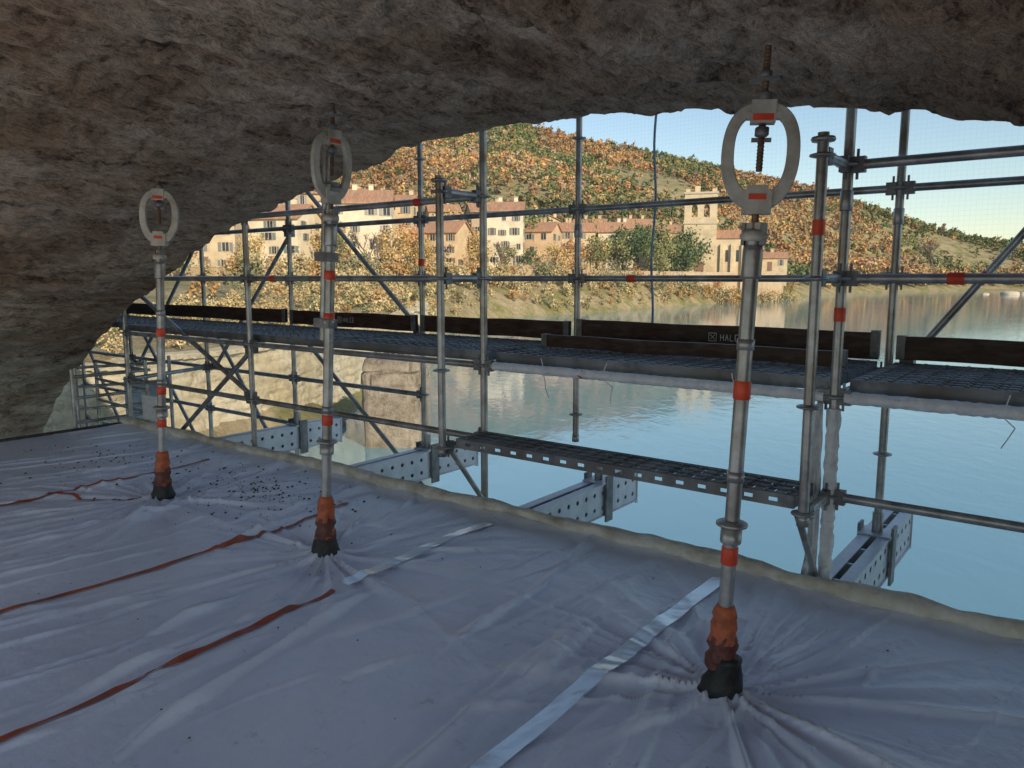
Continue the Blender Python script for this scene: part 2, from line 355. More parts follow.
# ------------------------------------------------------------------ suspension hangers
def vz(x,y):
    i=int(np.argmin(np.abs(PX-x)));return PZ[i]
def hanger(x,y,rot,tapes,second=False,lean=(0,0),H=0.,tilt=.04):
    par=empty('suspension_hanger')
    p=Matrix.Rotation(YAW,4,'Z')@Vector((x,y,0))
    par.matrix_basis=Matrix.Translation(p)@Matrix.Rotation(tilt,4,'Y')@Matrix.Rotation(YAW,4,'Z')
    R=.028
    mb=MB();mb.cyl((0,0,.05),(0,0,1.74+H),R,galv,n=20)
    mb.lathe((0,0,H),[(.034,1.60),(.036,1.61),(.036,1.70),(.033,1.72)],galv)
    for zz_ in (.86,1.36): mb.lathe((0,0,0),[(.032,zz_-.02),(.032,zz_+.02)],galv)
    mb.obj('steel_tube',par)
    mb=MB()
    mb.lathe((0,0,0),[(.036,.66),(.058,.668),(.06,.674),(.058,.68),(.036,.69)],galv,n=24)
    mb.lathe((0,0,0),[(.038,.60),(.04,.605),(.04,.66)],galv)
    mb.lathe((0,0,H),[(.04,1.735),(.045,1.74),(.045,1.765),(.03,1.775)],cast)
    mb.cyl((-.05,0,1.752+H),(.05,0,1.752+H),.009,cast,n=8)
    mb.box(-.03,.03,-.012,.012,1.77+H,1.80+H,cast)
    for s in (-1,1): mb.box(s*.034-.006,s*.034+.006,-.02,.02,1.72+H,1.80+H,galvd)
    mb.obj('rosette_and_head',par)
    cz=2.03+H
    mb=MB();mb.cyl((0,0,1.74+H),(0,0,1.90+H),.013,rust,n=12)
    zt=vz(x,y)+.03
    mb.cyl((0,0,cz-.05),(0,0,zt),.011,rust,n=12)
    for q in np.arange(cz-.04,zt,.012): mb.lathe((0,0,0),[(.011,q),(.0135,q+.004),(.011,q+.008)],rust,n=10)
    mb.obj('threaded_rod',par)
    mb=MB();n=72;M=Matrix.Rotation(rot,4,'Z')
    def se(a,w,h,e): 
        c=math.cos(a);s=math.sin(a);return (w*math.copysign(abs(c)**(2/e),c),h*math.copysign(abs(s)**(2/e),s))
    vs=[]
    for i in range(n):
        a=2*math.pi*i/n
        o=se(a,.134,.188,2.5);q=se(a,.090,.136,2.7)
        kx=1-.14*max(0,-o[1]/.188)**1.5
        th=.014
        ox,oz=o[0]*kx,o[1];ix,iz=q[0]*kx,q[1]+.008
        mx_,mz_=(ox+ix)/2,(oz+iz)/2
        for (u_,v_) in ((1,-.7),(.86,-1),(-.86,-1),(-1,-.7),(-1,.7),(-.86,1),(.86,1),(1,.7)):
            vs.append(M@Vector((mx_+(ox-ix)/2*u_,th*v_,cz+mz_+(oz-iz)/2*u_)))
    mb.add(vs,[(i*8+j,((i+1)%n)*8+j,((i+1)%n)*8+(j+1)%8,i*8+(j+1)%8) for i in range(n) for j in range(8)],cast,False)
    mb.box(-.05,.05,-.026,.026,cz-.200,cz-.115,cast,M)
    mb.box(-.036,.036,-.03,.03,cz-.115,cz-.10,cast,M)
    mb.box(-.042,.042,-.028,.028,cz+.115,cz+.192,cast,M)
    mb.box(-.062,.062,-.021,.021,cz+.13,cz+.152,cast,M)
    mb.obj('oval_eye_ring',par)
    mb=MB()
    mb.lathe((0,0,0),[(.02,cz+.07),(.026,cz+.075),(.026,cz+.10),(.02,cz+.104)],galvd,n=6)
    mb.box(-.034,.034,-.007,.007,cz+.052,cz+.066,galvd,M)
    mb.lathe((0,0,0),[(.024,cz+.192),(.026,cz+.197),(.026,cz+.217),(.022,cz+.222)],galvd,n=6)
    mb.box(-.035,.035,-.0305,.0305,cz+.122,cz+.144,redtape,M)
    if H==0 and not second: mb.box(-.030,.030,-.0285,.0285,cz-.15,cz-.13,redtape,M)
    zq=cz+.26
    if zq<zt-.02:
        mb.box(-.055,.055,-.012,.012,zq,zq+.012,galvd);mb.lathe((0,0,0),[(.018,zq+.012),(.022,zq+.016),(.022,zq+.032),(.016,zq+.036)],galvd,n=6)
    mb.obj('nuts_and_plate',par)
    mb=MB()
    for q,h in tapes: mb.lathe((0,0,0),[(R+.001,q-h/2),(R+.004,q-h/2+.003),(R+.0035,q+h/2-.003),(R+.001,q+h/2)],redtape,n=20)
    mb.obj('marker_tape',par)
    mb=MB()
    mb.lathe((0,0,0),[(.085,.0),(.082,.03),(.072,.05),(.066,.075),(.056,.10),(.05,.13),(.046,.15)],black,n=20,jit=.09,lean=lean)
    mb.lathe((0,0,0),[(.05,.085),(.062,.105),(.060,.14),(.050,.165),(.058,.19),(.05,.22),(.042,.24)],brownwrap,n=18,jit=.09)
    mb.lathe((0,0,0),[(.05,.19),(.055,.21),(.048,.235),(.051,.27),(.044,.295),(.047,.31),(.041,.335),(.032,.35)],orangetape,n=20,jit=.07)
    mb.cyl((.055,-.02,.105),(-.05,.03,.145),.018,orangetape,n=8);mb.cyl((.05,.02,.15),(-.05,-.02,.12),.014,orangetape,n=8)
    mb.obj('sealing_boot',par)
    if second:
        mb=MB();mb.cyl((-.075,.02,1.25),(-.075,.02,2.3),.02,galv,n=12)
        for q in (1.35,1.72,2.1): mb.box(-.1,.03,-.03,.035,q-.025,q+.025,galvd)
        mb.obj('auxiliary_tube',par)
    return par
hanger(-1.07,2.71,math.radians(24),[(1.19,.07),(.55,.07)],lean=(.25,-.1),tilt=.034)
hanger(-3.49,2.71,math.radians(90),[(1.38,.06),(.80,.06),(1.62,.05)],second=True,H=.18,tilt=.05)
hanger(-5.37,2.72,math.radians(40),[(1.22,.06),(.80,.06),(.56,.06)],tilt=.05)

# ------------------------------------------------------------------ scaffolding
sc=empty('scaffolding',rot=YAW)
RT=.0255
POST=[(-1.06,3.65,.42,2.25),(-3.42,3.65,.42,2.25),
 (-1.05,4.05,-.06,4.4),(-3.39,4.05,-.30,4.4),(-6.2,4.05,-.6,3.8),(-8.6,4.05,-3.5,3.2),(1.35,4.05,-.3,4.4),
 (-1.05,5.25,-.05,4.4),(-3.4,5.25,.25,4.4),(-5.16,5.25,-.05,4.4),(-7.2,5.25,-3.5,4.0),(-9.0,5.25,-4.6,4.0),(-11.0,5.25,-4.6,4.0),(-12.6,5.25,-4.6,4.0),(-10.6,4.3,-4.6,1.8),(1.35,5.25,-.3,4.4)]
mb=MB();ro=MB();tp=MB()
for (x,y,a,b) in POST:
    mb.cyl((x,y,a),(x,y,b),RT,galv,n=16)
    zs=[.48,1.0,1.6,2.15,2.7,3.25,3.8,-.05,-.6,-1.2,-2,-3]
    for z in zs:
        if a-.01<=z<=b:
            ro.lathe((x,y,z),[(RT+.003,-.012),(.055,-.005),(.058,0),(.055,.005),(RT+.003,.012)],galv,n=20)
    ro.lathe((x,y,0),[(RT+.004,a),(RT+.004,a+.06)],galv,n=14)
for p in POST[:2]: ro.lathe((p[0],p[1],2.22),[(.05,-.01),(.055,0),(.05,.01)],galv,n=16)
for (x,y) in ((-1.05,5.25),(-3.4,5.25),(-1.05,4.05)): ro.lathe((x,y,1.98),[(RT+.002,-.05),(RT+.006,-.045),(RT+.006,.045),(RT+.002,.05)],galv,n=14)
mb.obj('standards',sc)
def led(p,q,r=RT*.94,mat=None):
    p=Vector(p);q=Vector(q);d=(q-p).normalized()
    lg.cyl(p+d*.075,q-d*.075,r,mat or galv,n=14)
    for c,s in((p,1),(q,-1)):
        e=c+d*s*.05;X=d;Z=Vector((0,0,1));Yv=Z.cross(X).normalized()
        M=Matrix(((X.x,Yv.x,0,e.x),(X.y,Yv.y,0,e.y),(X.z,Yv.z,1,e.z),(0,0,0,1)))
        ro.box(-.03,.03,-.02,.02,-.038,.038,galvd,M)
        ro.box(-.006-s*.008,.006-s*.008,-.005,.005,-.07,.075,galvd,M)
lg=MB()
def rowled(y,xl,z,mat=None):
    for a,b in zip(xl[:-1],xl[1:]): led((a,y,z),(b,y,z),mat=mat)
R3=[-12.6,-11,-9,-7.2,-5.16,-3.4,-1.05,1.35];R2L=[-8.6,-6.2,-3.39]
rowled(5.25,R3,2.15);rowled(5.25,R3,1.6);rowled(5.25,R3,1.0);rowled(5.25,[-12.6,-11,-9,-7.2,-5.16],.48)
rowled(5.25,R3,3.25)
for z in (-.05,-.6,-1.2,-2,-3): rowled(5.25,[-12.6,-11,-9,-7.2],z)
rowled(4.05,R2L,2.15);rowled(4.05,R2L,1.6);rowled(4.05,R2L,.48)
rowled(4.05,[-1.05,1.35],2.15+.0);rowled(4.05,[-1.05,1.35],1.6);rowled(4.05,[-1.05,1.35],.48)
rowled(4.05,[-8.6,-6.2,-3.39,-1.05,1.35],1.0)
for x in (-1.055,-3.405):
    for z in (.48,1.6,2.15): led((x,3.65,z),(x,4.05,z))
for x,x3 in ((-1.05,-1.05),(-3.39,-3.4),(-6.2,-7.2),(1.35,1.35)):
    for z in (1.0,3.25): led((x,4.05,z),(x3,5.25,z))
for z in (-1.2,.48): led((-8.6,4.05,z),(-9.0,5.25,z))
lg.obj('ledgers_and_transoms',sc)
br=MB()
def brace(x0,z0,x1,z1,y=5.31):
    br.cyl((x0,y,z0),(x1,y,z1),RT*.9,galv,n=14)
    for x,z in((x0,z0),(x1,z1)): ro.box(x-.04,x+.04,y-.06,y+.03,z-.04,z+.04,galvd)
brace(-.95,1.08,.9,3.7);brace(-5.25,1.1,-7.1,2.68);brace(-7.25,2.1,-8.9,.5);brace(-7.1,.95,-5.2,-.5)
brace(-8.95,1.0,-7.25,-.9);brace(-9.05,2.2,-10.9,.4);brace(-9.0,-1.0,-7.3,-2.4);brace(-9.1,-.9,-10.9,1.0)
brace(-9.1,-2.9,-10.9,-1.2);brace(-11.1,-1.2,-12.5,.5);brace(-11.1,1.0,-12.5,2.1)
brace(-6.25,.95,-8.5,-.6,4.11);brace(-8.5,1.5,-6.3,.5,4.11)
br.cyl((-3.36,3.67,.46),(-3.36,4.02,.02),.018,galv);br.cyl((-1.09,3.67,.46),(-1.09,4.02,.05),.018,galv)
br.obj('diagonal_braces',sc)
ro.obj('rosettes_and_couplers',sc)
def ptape(c,ax,h=.07,r=RT):
    c=Vector(c);d=Vector(ax).normalized();tp.cyl(c-d*h/2,c+d*h/2,r+.003,redtape,n=14)
for c in ((-1.06,3.65,1.83),(-1.05,4.05,1.42)): ptape(c,(0,0,1))
for c in ((-3.4,5.25,.9),(-5.16,5.25,1.75)): ptape(c,(0,0,1))
for c in ((-.55,4.05,1.6),(-2.9,5.25,1.6),(-5.8,4.05,1.6),(-6.5,5.25,2.15),(-4.0,4.05,2.15),(-2.6,4.05,1.0)): ptape(c,(1,0,0))
d=Vector((1.85,0,2.62)).normalized();ptape((-.95+.20*1.85,5.31,1.08+.20*2.62),d)
tp.obj('marker_tape',sc)
mb=MB()
def wrap(p,q,r,jit=.25,m=40):
    p=Vector(p);q=Vector(q);n=14;d=(q-p).normalized();a_=d.orthogonal().normalized();b_=d.cross(a_);vs=[]
    for i in range(m+1):
        for j in range(n):
            t=2*math.pi*j/n;rr=r*(1+jit*random.uniform(-.5,1));vs.append(p+(q-p)*i/m+(a_*math.cos(t)+b_*math.sin(t))*rr)
    mb.add(vs,[(i*n+j,i*n+(j+1)%n,(i+1)*n+(j+1)%n,(i+1)*n+j) for i in range(m) for j in range(n)],film,True)
wrap((-1.05,4.05,-.02),(-1.05,4.05,.94),.031);wrap((-1.0,4.05,1.0),(1.3,4.05,1.0),.031,.15,90);wrap((-3.3,4.05,1.0),(-1.1,4.05,1.0),.029,.15,90)
mb.obj('plastic_film_wrap',sc)
fz_=np.linspace(.98,.0,50);fu=np.linspace(0,1,12);FU,FZ_=np.meshgrid(fu,fz_,indexing='ij')
wd_=.07+.05*vn(FZ_*4,FZ_*0,3.)
fast('loose_film_sheet',np.stack([-1.09-wd_*FU,4.03+.025*np.sin(FU*9+FZ_*5)+.02*vn(FZ_*9,FU*4,1.),FZ_-.03*FU],-1).reshape(-1,3),gridF(12,50),film,parent=sc)
mb=MB()
for (x,y,z) in ((-1.6,4.05,.98),(-2.4,4.05,.98),(-.3,4.05,.98),(-2.9,4.05,.98)):
    a=Vector((x,y,z+.1));
    for i in range(5):
        b_=a+Vector((random.uniform(-.04,.06),random.uniform(-.02,.02),-.05));mb.cyl(a,b_,.003,film,n=5);a=b_
mb.obj('tie_strings',sc)

def deck(name,x0,x1,y0,y1,z,holes=True):
    mb=MB();t=.006;H=.065
    nP=max(1,round((y1-y0)/.33));wp=(y1-y0)/nP
    for k in range(nP):
        a=y0+k*wp+.006;b=y0+(k+1)*wp-.006
        for s in (a,b-t):
            if holes:
                mb.box(x0,x1,s,s+t,z-.022,z,deckm);mb.box(x0,x1,s,s+t,z-H,z-H+.022,deckm)
                n=int((x1-x0)/.13)
                for i in range(n+1):
                    xx=x0+(x1-x0-.08)*i/n;mb.box(xx,xx+.08,s+.0005,s+t-.0005,z-H+.022,z-.022,deckm)
            else:
                mb.box(x0,x1,s,s+t,z-H,z,deckm);mb.box(x0,x1,s-.004 if s==a else s+t,s if s==a else s+t+.004,z-H,z-H+.012,deckm)
        for q in np.linspace(a+.02,b-.035,4): mb.box(x0,x1,q,q+.016,z-.004,z-.0002,deckm)
        n=int((x1-x0)/.055)
        for i in range(n):
            xx=x0+(x1-x0)*i/n;mb.box(xx,xx+.047,a+t,b-t,z-.008,z-.0045,deckm)
            if i%2:
                for q in np.linspace(a+.05,b-.05,4): mb.box(xx+.004,xx+.022,q-.012,q+.012,z-.0036,z+.006,deckm)
        for xx in (x0,x1-.05): 
            mb.box(xx,xx+.05,a+t,b-t,z-H,z-.009,deckm)
    return mb.obj(name,rot=YAW)
deck('scaffold_deck',-3.34,-1.12,3.69,4.01,.545)
deck('scaffold_deck',-3.34,-1.1,4.12,5.18,1.085,False)
deck('scaffold_deck',-1.0,1.3,4.12,5.18,1.085,False)
deck('scaffold_deck',-5.1,-3.44,4.12,5.18,1.085,False)
deck('scaffold_deck',-8.9,-5.2,4.12,5.18,1.085,False)
deck('scaffold_deck',-12.4,-8.95,4.3,5.18,1.085,False)
def bboard(name,x0,x1,y,z0,z1,th,mat,skew=0,label=None):
    mb=MB();n=30
    vs=[]
    for i in range(n+1):
        x=x0+(x1-x0)*i/n;w_=.006*math.sin(i*.7+x0);dz=skew*(i/n)
        for (a,b) in ((0,0),(th,0),(th,1),(0,1)):
            vs.append((x,y+a+w_,z0+(z1-z0)*b+dz+.003*math.sin(i*.4)))
    fs=[(i*4+j,i*4+(j+1)%4,i*4+4+(j+1)%4,i*4+4+j) for i in range(n) for j in range(4)]+[(0,3,2,1),(n*4,n*4+1,n*4+2,n*4+3)]
    mb.add(vs,fs,mat);
    for xx in (x0,x1-.05): mb.box(xx,xx+.05,y-.010,y+th+.010,z0+.005,z1+.006,galvd)
    if label:
        lx=label;zc=(z0+z1)/2;yv=y-.0095
        def st(a,b,w=.004):
            a=Vector((a[0],yv,a[1]));b=Vector((b[0],yv,b[1]));d=(b-a);L_=d.length;ang=math.atan2(d.z,d.x)
            M=Matrix.Translation(a)@Matrix.Rotation(-ang,4,'Y');mb.box(0,L_,0,.001,-w/2,w/2,whitepaint,M)
        s=.028
        for (a,b) in (((-s,-s),(s,-s)),((s,-s),(s,s)),((s,s),(-s,s)),((-s,s),(-s,-s)),((-s*.6,-s*.6),(s*.6,s*.6)),((-s*.6,s*.6),(s*.6,-s*.6))): st((lx+a[0],zc+a[1]),(lx+b[0],zc+b[1]))
        x=lx+.06
        for g in ([((0,-1),(0,1)),((1,-1),(1,1)),((0,0),(1,0))],[((0,-1),(.5,1)),((.5,1),(1,-1)),((.25,0),(.75,0))],[((0,-1),(0,1)),((0,-1),(1,-1))],[((0,-1),(0,1)),((0,-1),(1,-1)),((0,1),(1,1))],[((0,-1),(0,1)),((0,1),(1,1)),((0,0),(.8,0)),((0,-1),(1,-1))]):
            for (a,b) in g: st((x+a[0]*.022,zc+a[1]*.022),(x+b[0]*.022,zc+b[1]*.022),.005)
            x+=.036
    return mb.obj(name,rot=YAW)
bboard('toe_board',-1.0,1.34,5.19,1.10,1.245,.03,board,label=-.2)
bboard('toe_board',-3.36,-1.1,5.19,1.10,1.27,.03,board,-.005,label=-2.2)
bboard('toe_board',-5.12,-3.44,5.19,1.10,1.25,.03,board,.005)
bboard('toe_board',-7.15,-5.2,5.19,1.10,1.25,.03,board,label=-6.3)
bboard('toe_board',-12.0,-7.25,5.19,1.11,1.26,.03,board)
bboard('toe_board',-3.3,-1.15,4.62,1.095,1.185,.03,board,.0)

def holeplate(mb,M,L,H,mat,th=.006):
    n=int(L/(H/2));cw=L/n;ch=H/2;k=16
    for s in (0,th):
        for i in range(n):
            for j in range(2):
                cx=(i+.5)*cw;cz=(j+.5)*ch;r=min(cw,ch)*.15
                vs=[];
                for q in range(k):
                    a=2*math.pi*q/k+math.pi/4;c_=math.cos(a);s_=math.sin(a);mm=max(abs(c_),abs(s_))
                    vs.append(M@Vector((cx+r*c_,s,cz+r*s_)))
                    vs.append(M@Vector((cx+cw/2*c_/mm,s,cz+ch/2*s_/mm)))
                mb.add(vs,[(2*q,2*q+1,(2*q+3)%(2*k),(2*q+2)%(2*k)) for q in range(k)],mat)
def beam(x,y0,y1,z0,z1,w=.16):
    par=empty('cantilever_beam',rot=YAW);mb=MB();L=y1-y0;H=z1-z0-.02
    for s in (0,w-.006):
        M=Matrix.Translation((x+s,y0,z0+.01))@Matrix(((0,1,0,0),(1,0,0,0),(0,0,1,0),(0,0,0,1)))
        holeplate(mb,M,L,H,alu)
    mb.obj('perforated_webs',par)
    mb=MB()
    for z in (z0,z1-.01):
        mb.box(x-.012,x+.06,y0,y1,z,z+.0095,alu);mb.box(x+w-.06,x+w+.012,y0,y1,z,z+.0095,alu)
    for i in range(int(L/.3)+1):
        yy_=y0+i*.3
        mb.box(x+.007,x+w-.007,yy_,yy_+.02,z0+.012,z1-.012,alu)
        mb.cyl((x-.012,yy_+.05,z0+.05),(x-.001,yy_+.05,z0+.05),.012,galvd,n=6)
        mb.cyl((x-.012,yy_+.05,z1-.05),(x-.001,yy_+.05,z1-.05),.012,galvd,n=6)
    mb.box(x-.01,x+w+.01,y1,y1+.012,z0-.02,z1+.02,alu)
    mb.box(x-.02,x+w+.02,5.16,5.34,z1,z1+.012,alu);mb.cyl((x+w/2,5.25,z1+.012),(x+w/2,5.25,z1+.14),.034,galv,n=14)
    mb.box(x-.03,x-.013,5.2,5.3,z0-.05,z1+.06,galvd);mb.box(x+w+.013,x+w+.03,5.2,5.3,z0-.05,z1+.06,galvd)
    mb.obj('flanges_and_bolts',par)
beam(-1.13,1.0,5.95,-.32,-.05);beam(-3.25,1.0,5.75,-.32,-.05);beam(-5.2,1.0,5.9,-.32,-.05);beam(-7.25,1.0,5.8,-.32,-.05)

par=empty('access_guard_rail',rot=YAW);mb=MB()
for (x,y) in ((-8.7,3.5),(-8.7,4.3),(-9.6,3.9),(-10.2,4.4),(-9.3,4.9)): mb.cyl((x,y,-1.2),(x,y,.55+.12*random.random()),.022,galv)
for z in (.05,.32,.55):
    mb.cyl((-8.7,3.5,z),(-8.7,4.35,z),.018,galv);mb.cyl((-8.7,4.3,z),(-10.2,4.4,z),.018,galv);mb.cyl((-9.6,3.9,z),(-9.3,4.9,z),.018,galv)
mb.obj('rails',par)
bluesheet=pm('blue_sheet',(.35,.45,.6),(.6,.68,.78),6,.5,0,.5,15,dist=.02)
mb=MB();mb.box(-8.2,-7.9,3.99,4.02,-.05,.35,film);mb.box(-9.9,-9.0,4.6,4.62,-.4,.35,bluesheet);mb.obj('sheets',par)

nx_=260;nz_=60
x_=np.linspace(-12,2.2,nx_);z_=np.linspace(-.9,3.4,nz_);Xn,Zn=np.meshgrid(x_,z_,indexing='ij')
Yn=5.42+.04*fbm(Xn*.9,Zn*.7,2.,3)
fast('debris_netting',np.stack([Xn,Yn,Zn],-1).reshape(-1,3),gridF(nx_,nz_),netm,rot=YAW)
rope=pm('blue_rope',(.12,.2,.3),(.22,.32,.42))
mb=MB();a=Vector((-2.84,5.47,3.4))
for i in range(26):
    b_=Vector((-2.84+.012*math.sin(i*.6),5.47,3.4-(i+1)*.085));mb.cyl(a,b_,.010,rope,n=8,caps=False);a=b_
mb.obj('hanging_rope',rot=YAW)

# ------------------------------------------------------------------ water
WZ=-4.5
def watermat():
    m,nt,b=nodes('river_water');N=nt.nodes;L=nt.links
    b.inputs['Base Color'].default_value=(.13,.30,.37,1);b.inputs['Roughness'].default_value=.04;b.inputs['IOR'].default_value=1.9
    b.inputs['Specular IOR Level'].default_value=1.0
    tc=N.new('ShaderNodeTexCoord');mp=N.new('ShaderNodeMapping');mp.inputs['Scale'].default_value=(1,.55,1);mp.inputs['Rotation'].default_value=(0,0,.5);L.new(tc.outputs['Object'],mp.inputs[0])
    n=N.new('ShaderNodeTexNoise');n.inputs['Scale'].default_value=1.5;n.inputs['Detail'].default_value=5;n.inputs['Distortion'].default_value=.6;L.new(mp.outputs[0],n.inputs[0])
    n2=N.new('ShaderNodeTexNoise');n2.inputs['Scale'].default_value=.1;n2.inputs['Detail'].default_value=3;L.new(mp.outputs[0],n2.inputs[0])
    mu=N.new('ShaderNodeMath');mu.operation='MULTIPLY';L.new(n.outputs[0],mu.inputs[0]);L.new(n2.outputs[0],mu.inputs[1])
    bp=N.new('ShaderNodeBump');bp.inputs['Strength'].default_value=.28;bp.inputs['Distance'].default_value=.10;L.new(mu.outputs[0],bp.inputs['Height']);L.new(bp.outputs[0],b.inputs['Normal'])
    return m
mb=MB();mb.add([(-3000,-3000,WZ),(4000,-3000,WZ),(4000,6000,WZ),(-3000,6000,WZ)],[(0,1,2,3)],watermat());mb.obj('river_water')

# ------------------------------------------------------------------ terrain
shore=np.array([(-60,11),(-15,13),(-11.5,20),(-8.2,28),(-6.8,42),(-5.5,57),(-8,80),(-9,100),(-2,118),(18,142),(42,175),(66,215),(95,255),(150,330),(240,400),(330,415),(480,400),(700,380),(1600,500),(6000,900),(6000,9000),(-6000,9000),(-6000,11)],float)
def sdist(X,Y):
    D=np.full(X.shape,1e9);ins=np.zeros(X.shape,bool);n=len(shore)
    for i in range(n):
        a=shore[i];b=shore[(i+1)%n];d=b-a
        t=np.clip(((X-a[0])*d[0]+(Y-a[1])*d[1])/(d@d),0,1)
        D=np.minimum(D,np.hypot(X-a[0]-t*d[0],Y-a[1]-t*d[1]))
        c=((a[1]>Y)!=(b[1]>Y))&(X<(b[0]-a[0])*(Y-a[1])/(b[1]-a[1]+1e-12)+a[0]);ins^=c
    return np.where(ins,D,-D)
RX=np.array([-900,-400,-150,0,6,68,145,223,262,300,340,400,520,900]);RZ=np.array([80,95,110,112,112,98,84,66,52,38,27,18,10,8.])
def terr(X,Y):
    X=np.asarray(X,float);Y=np.asarray(Y,float)
    s=sdist(X,Y)+1.2*fbm(X*.15,Y*.15,1.,3)
    B=np.interp(Y,[0,30,70,120,200,300,1000],[-1.4,-1.2,-.2,2.6,3.6,3.0,3.])
    bank=WZ-.1+(B-WZ+.1)*(1-np.exp(-np.maximum(s,0)/ (1.8+.035*Y)))
    up=6*sst(Y,150,260)*sst(s,10,80)
    Xr=X*600/np.maximum(Y,200)*.55+X*.45
    hill=(np.interp(Xr,RX,RZ)-8)*sst(Y,215,640)*(1+.18*fbm(X*.008,Y*.008,5.,4))*sst(s,15,120)
    h=bank+up+hill+.4*fbm(X*.2,Y*.2,3.,3)*sst(s,0,6)+.5*ridged(X*.35,Y*.35,9.,4)*sst(s,0,2)*(1-sst(Y,60,110))
    return np.where(s>0,h,WZ-.1+np.maximum(s*.25,-3))
na,nY=560,400
aa=np.linspace(-1.5,1.15,na);Yv=np.geomspace(9,3200,nY);Am,Ym=np.meshgrid(aa,Yv,indexing='ij');Xm=Am*(Ym+8)
Zm=terr(Xm,Ym)
gm=stone_mat('ground_earth',(.16,.125,.065),(.31,.25,.14),(.46,.38,.24),(.62,.72,.45),(1,1,1),.3,bd=.2)
fast('hilly_terrain',np.stack([Xm,Ym,Zm],-1).reshape(-1,3),gridF(na,nY),gm)
fx=np.linspace(900,5200,200);fy=np.linspace(2300,3900,50);FX,FY=np.meshgrid(fx,fy,indexing='ij')
FZ=(75+130*sst(FX,1650,2500)+70*np.exp(-((FX-3500)/700)**2))*np.sin(np.clip((FY-2300)/1600,0,1)*math.pi)*(1+.4*fbm(FX*.003,FY*.003,3.,5))*sst(FX,900,1700)-8
fh=pm('hazy_wooded_hill',(.13,.18,.24),(.19,.23,.28),.01,.95,0,0)  # bluish aerial haze is painted into the hill colour
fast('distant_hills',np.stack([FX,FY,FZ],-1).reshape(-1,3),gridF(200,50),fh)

def leaves(C,size,cols):
    n=len(C);a=np.random.normal(size=(n,3));a/=np.linalg.norm(a,axis=1)[:,None]
    b=np.cross(a,np.random.normal(size=(n,3)));b/=np.linalg.norm(b,axis=1)[:,None]
    s=(size*np.random.uniform(.6,1.4,n))[:,None]
    V=np.stack([C-a*s-b*s*.6,C+a*s*.9-b*s*.7,C+a*s+b*s*.6,C-a*s*.8+b*s*.8],1).reshape(-1,3)
    F=np.arange(4*n).reshape(n,4);return V,F,np.repeat(cols,4,0)
PAL=np.array([(.50,.27,.12),(.47,.32,.14),(.36,.22,.12),(.25,.24,.10),(.11,.145,.06),(.36,.26,.17),(.56,.35,.14),(.18,.20,.08)])
def forest(name,pts,H,nl,pal,probs,lsz,green=None):
    C=[];K=[];S=[]
    for (x,y,z) in pts:
        h=H*random.uniform(.6,1.25);w=h*random.uniform(.33,.5)
        pr=probs;br_=1
        if green is not None:
            g=float(fbm(np.array([x*.016]),np.array([y*.016]),4.,3)[0]);br_=1+.5*float(vn(np.array([x*.03]),np.array([y*.03]),9.)[0])*.6
            if g>.03 or (-20<x<110 and y<400 and random.random()<.5): pr=green
        base=pal[np.random.choice(len(pal),p=pr)]*random.uniform(.9,1.1)*br_
        k=max(2,nl//12);cc=np.random.normal(size=(k,3));cc/=np.linalg.norm(cc,axis=1)[:,None];cc*=np.random.uniform(.3,.85,(k,1))*np.array([w,w,h*.4])
        cc+=np.array([x,y,z+h*.55])
        idx=np.random.randint(0,k,nl)
        p=cc[idx]+np.random.normal(size=(nl,3))*w*.22
        C.append(p);sh=np.random.uniform(.85,1.15,(k,1))[idx];K.append(np.clip(base*sh*np.random.uniform(.9,1.1,(nl,1)),0,1));S.append(np.full(nl,lsz*h/H))
    C=np.concatenate(C);K=np.concatenate(K);S=np.concatenate(S)
    V,F,c=leaves(C,S,K);return fast(name,V,F,leafm,c,smooth=False)
P=[]
tries=np.random.uniform(size=(38000,2))
Yt=225+tries[:,1]*450;At=-.62+tries[:,0]*1.45;Xt=At*Yt
sdv=sdist(Xt,Yt);zt_=terr(Xt,Yt);dens=fbm(Xt*.014,Yt*.014,8.,3)
for i in range(len(Xt)):
    if sdv[i]<4:continue
    if Yt[i]<275 and Xt[i]<95 and sdv[i]<110:continue
    if dens[i]<-.4 and random.random()<.85:continue
    P.append((Xt[i],Yt[i],zt_[i]))
random.shuffle(P);P=P[:15000]
forest('distant_forest',P,6.4,34,PAL,[.25,.2,.2,.06,.02,.15,.09,.03],.50,green=[.02,.04,.05,.29,.27,.05,.01,.27])
P=[]
for i in range(500):
    x=random.uniform(120,620);y=float(np.interp(x,[95,150,240,330,480,700],[255,330,400,415,400,380]))+random.uniform(4,30)
    P.append((x,y,float(terr(np.array([x]),np.array([y]))[0])))
forest('far_bank_treeline',P,7,60,PAL,[.15,.25,.1,.15,.1,.1,.1,.05],.45)
SP=np.array([(.56,.45,.24),(.48,.37,.18),(.25,.24,.12),(.38,.28,.15),(.46,.27,.10)])
P=[]
while len(P)<750:
    y=random.uniform(62,230);x=random.uniform(-75,90);s_=float(sdist(np.array([x]),np.array([y]))[0])
    if 0.8<s_<random.choice([6,13,22]): P.append((x,y,float(terr(np.array([x]),np.array([y]))[0])-.2))
forest('riverbank_scrub',P,2.3,80,SP,[.35,.22,.2,.13,.1],.12)
P=[]
while len(P)<160:
    y=random.uniform(24,62);x=random.uniform(-30,-7);s_=float(sdist(np.array([x]),np.array([y]))[0])
    if 2.5<s_<16: P.append((x,y,float(terr(np.array([x]),np.array([y]))[0])-.1))
forest('bank_bushes',P,1.2,160,SP,[.35,.25,.25,.1,.05],.055)
P=[]
pl=[(-70,105),(-40,104),(-22,112),(-10,124),(8,146),(30,172),(48,192),(64,206),(80,226)]
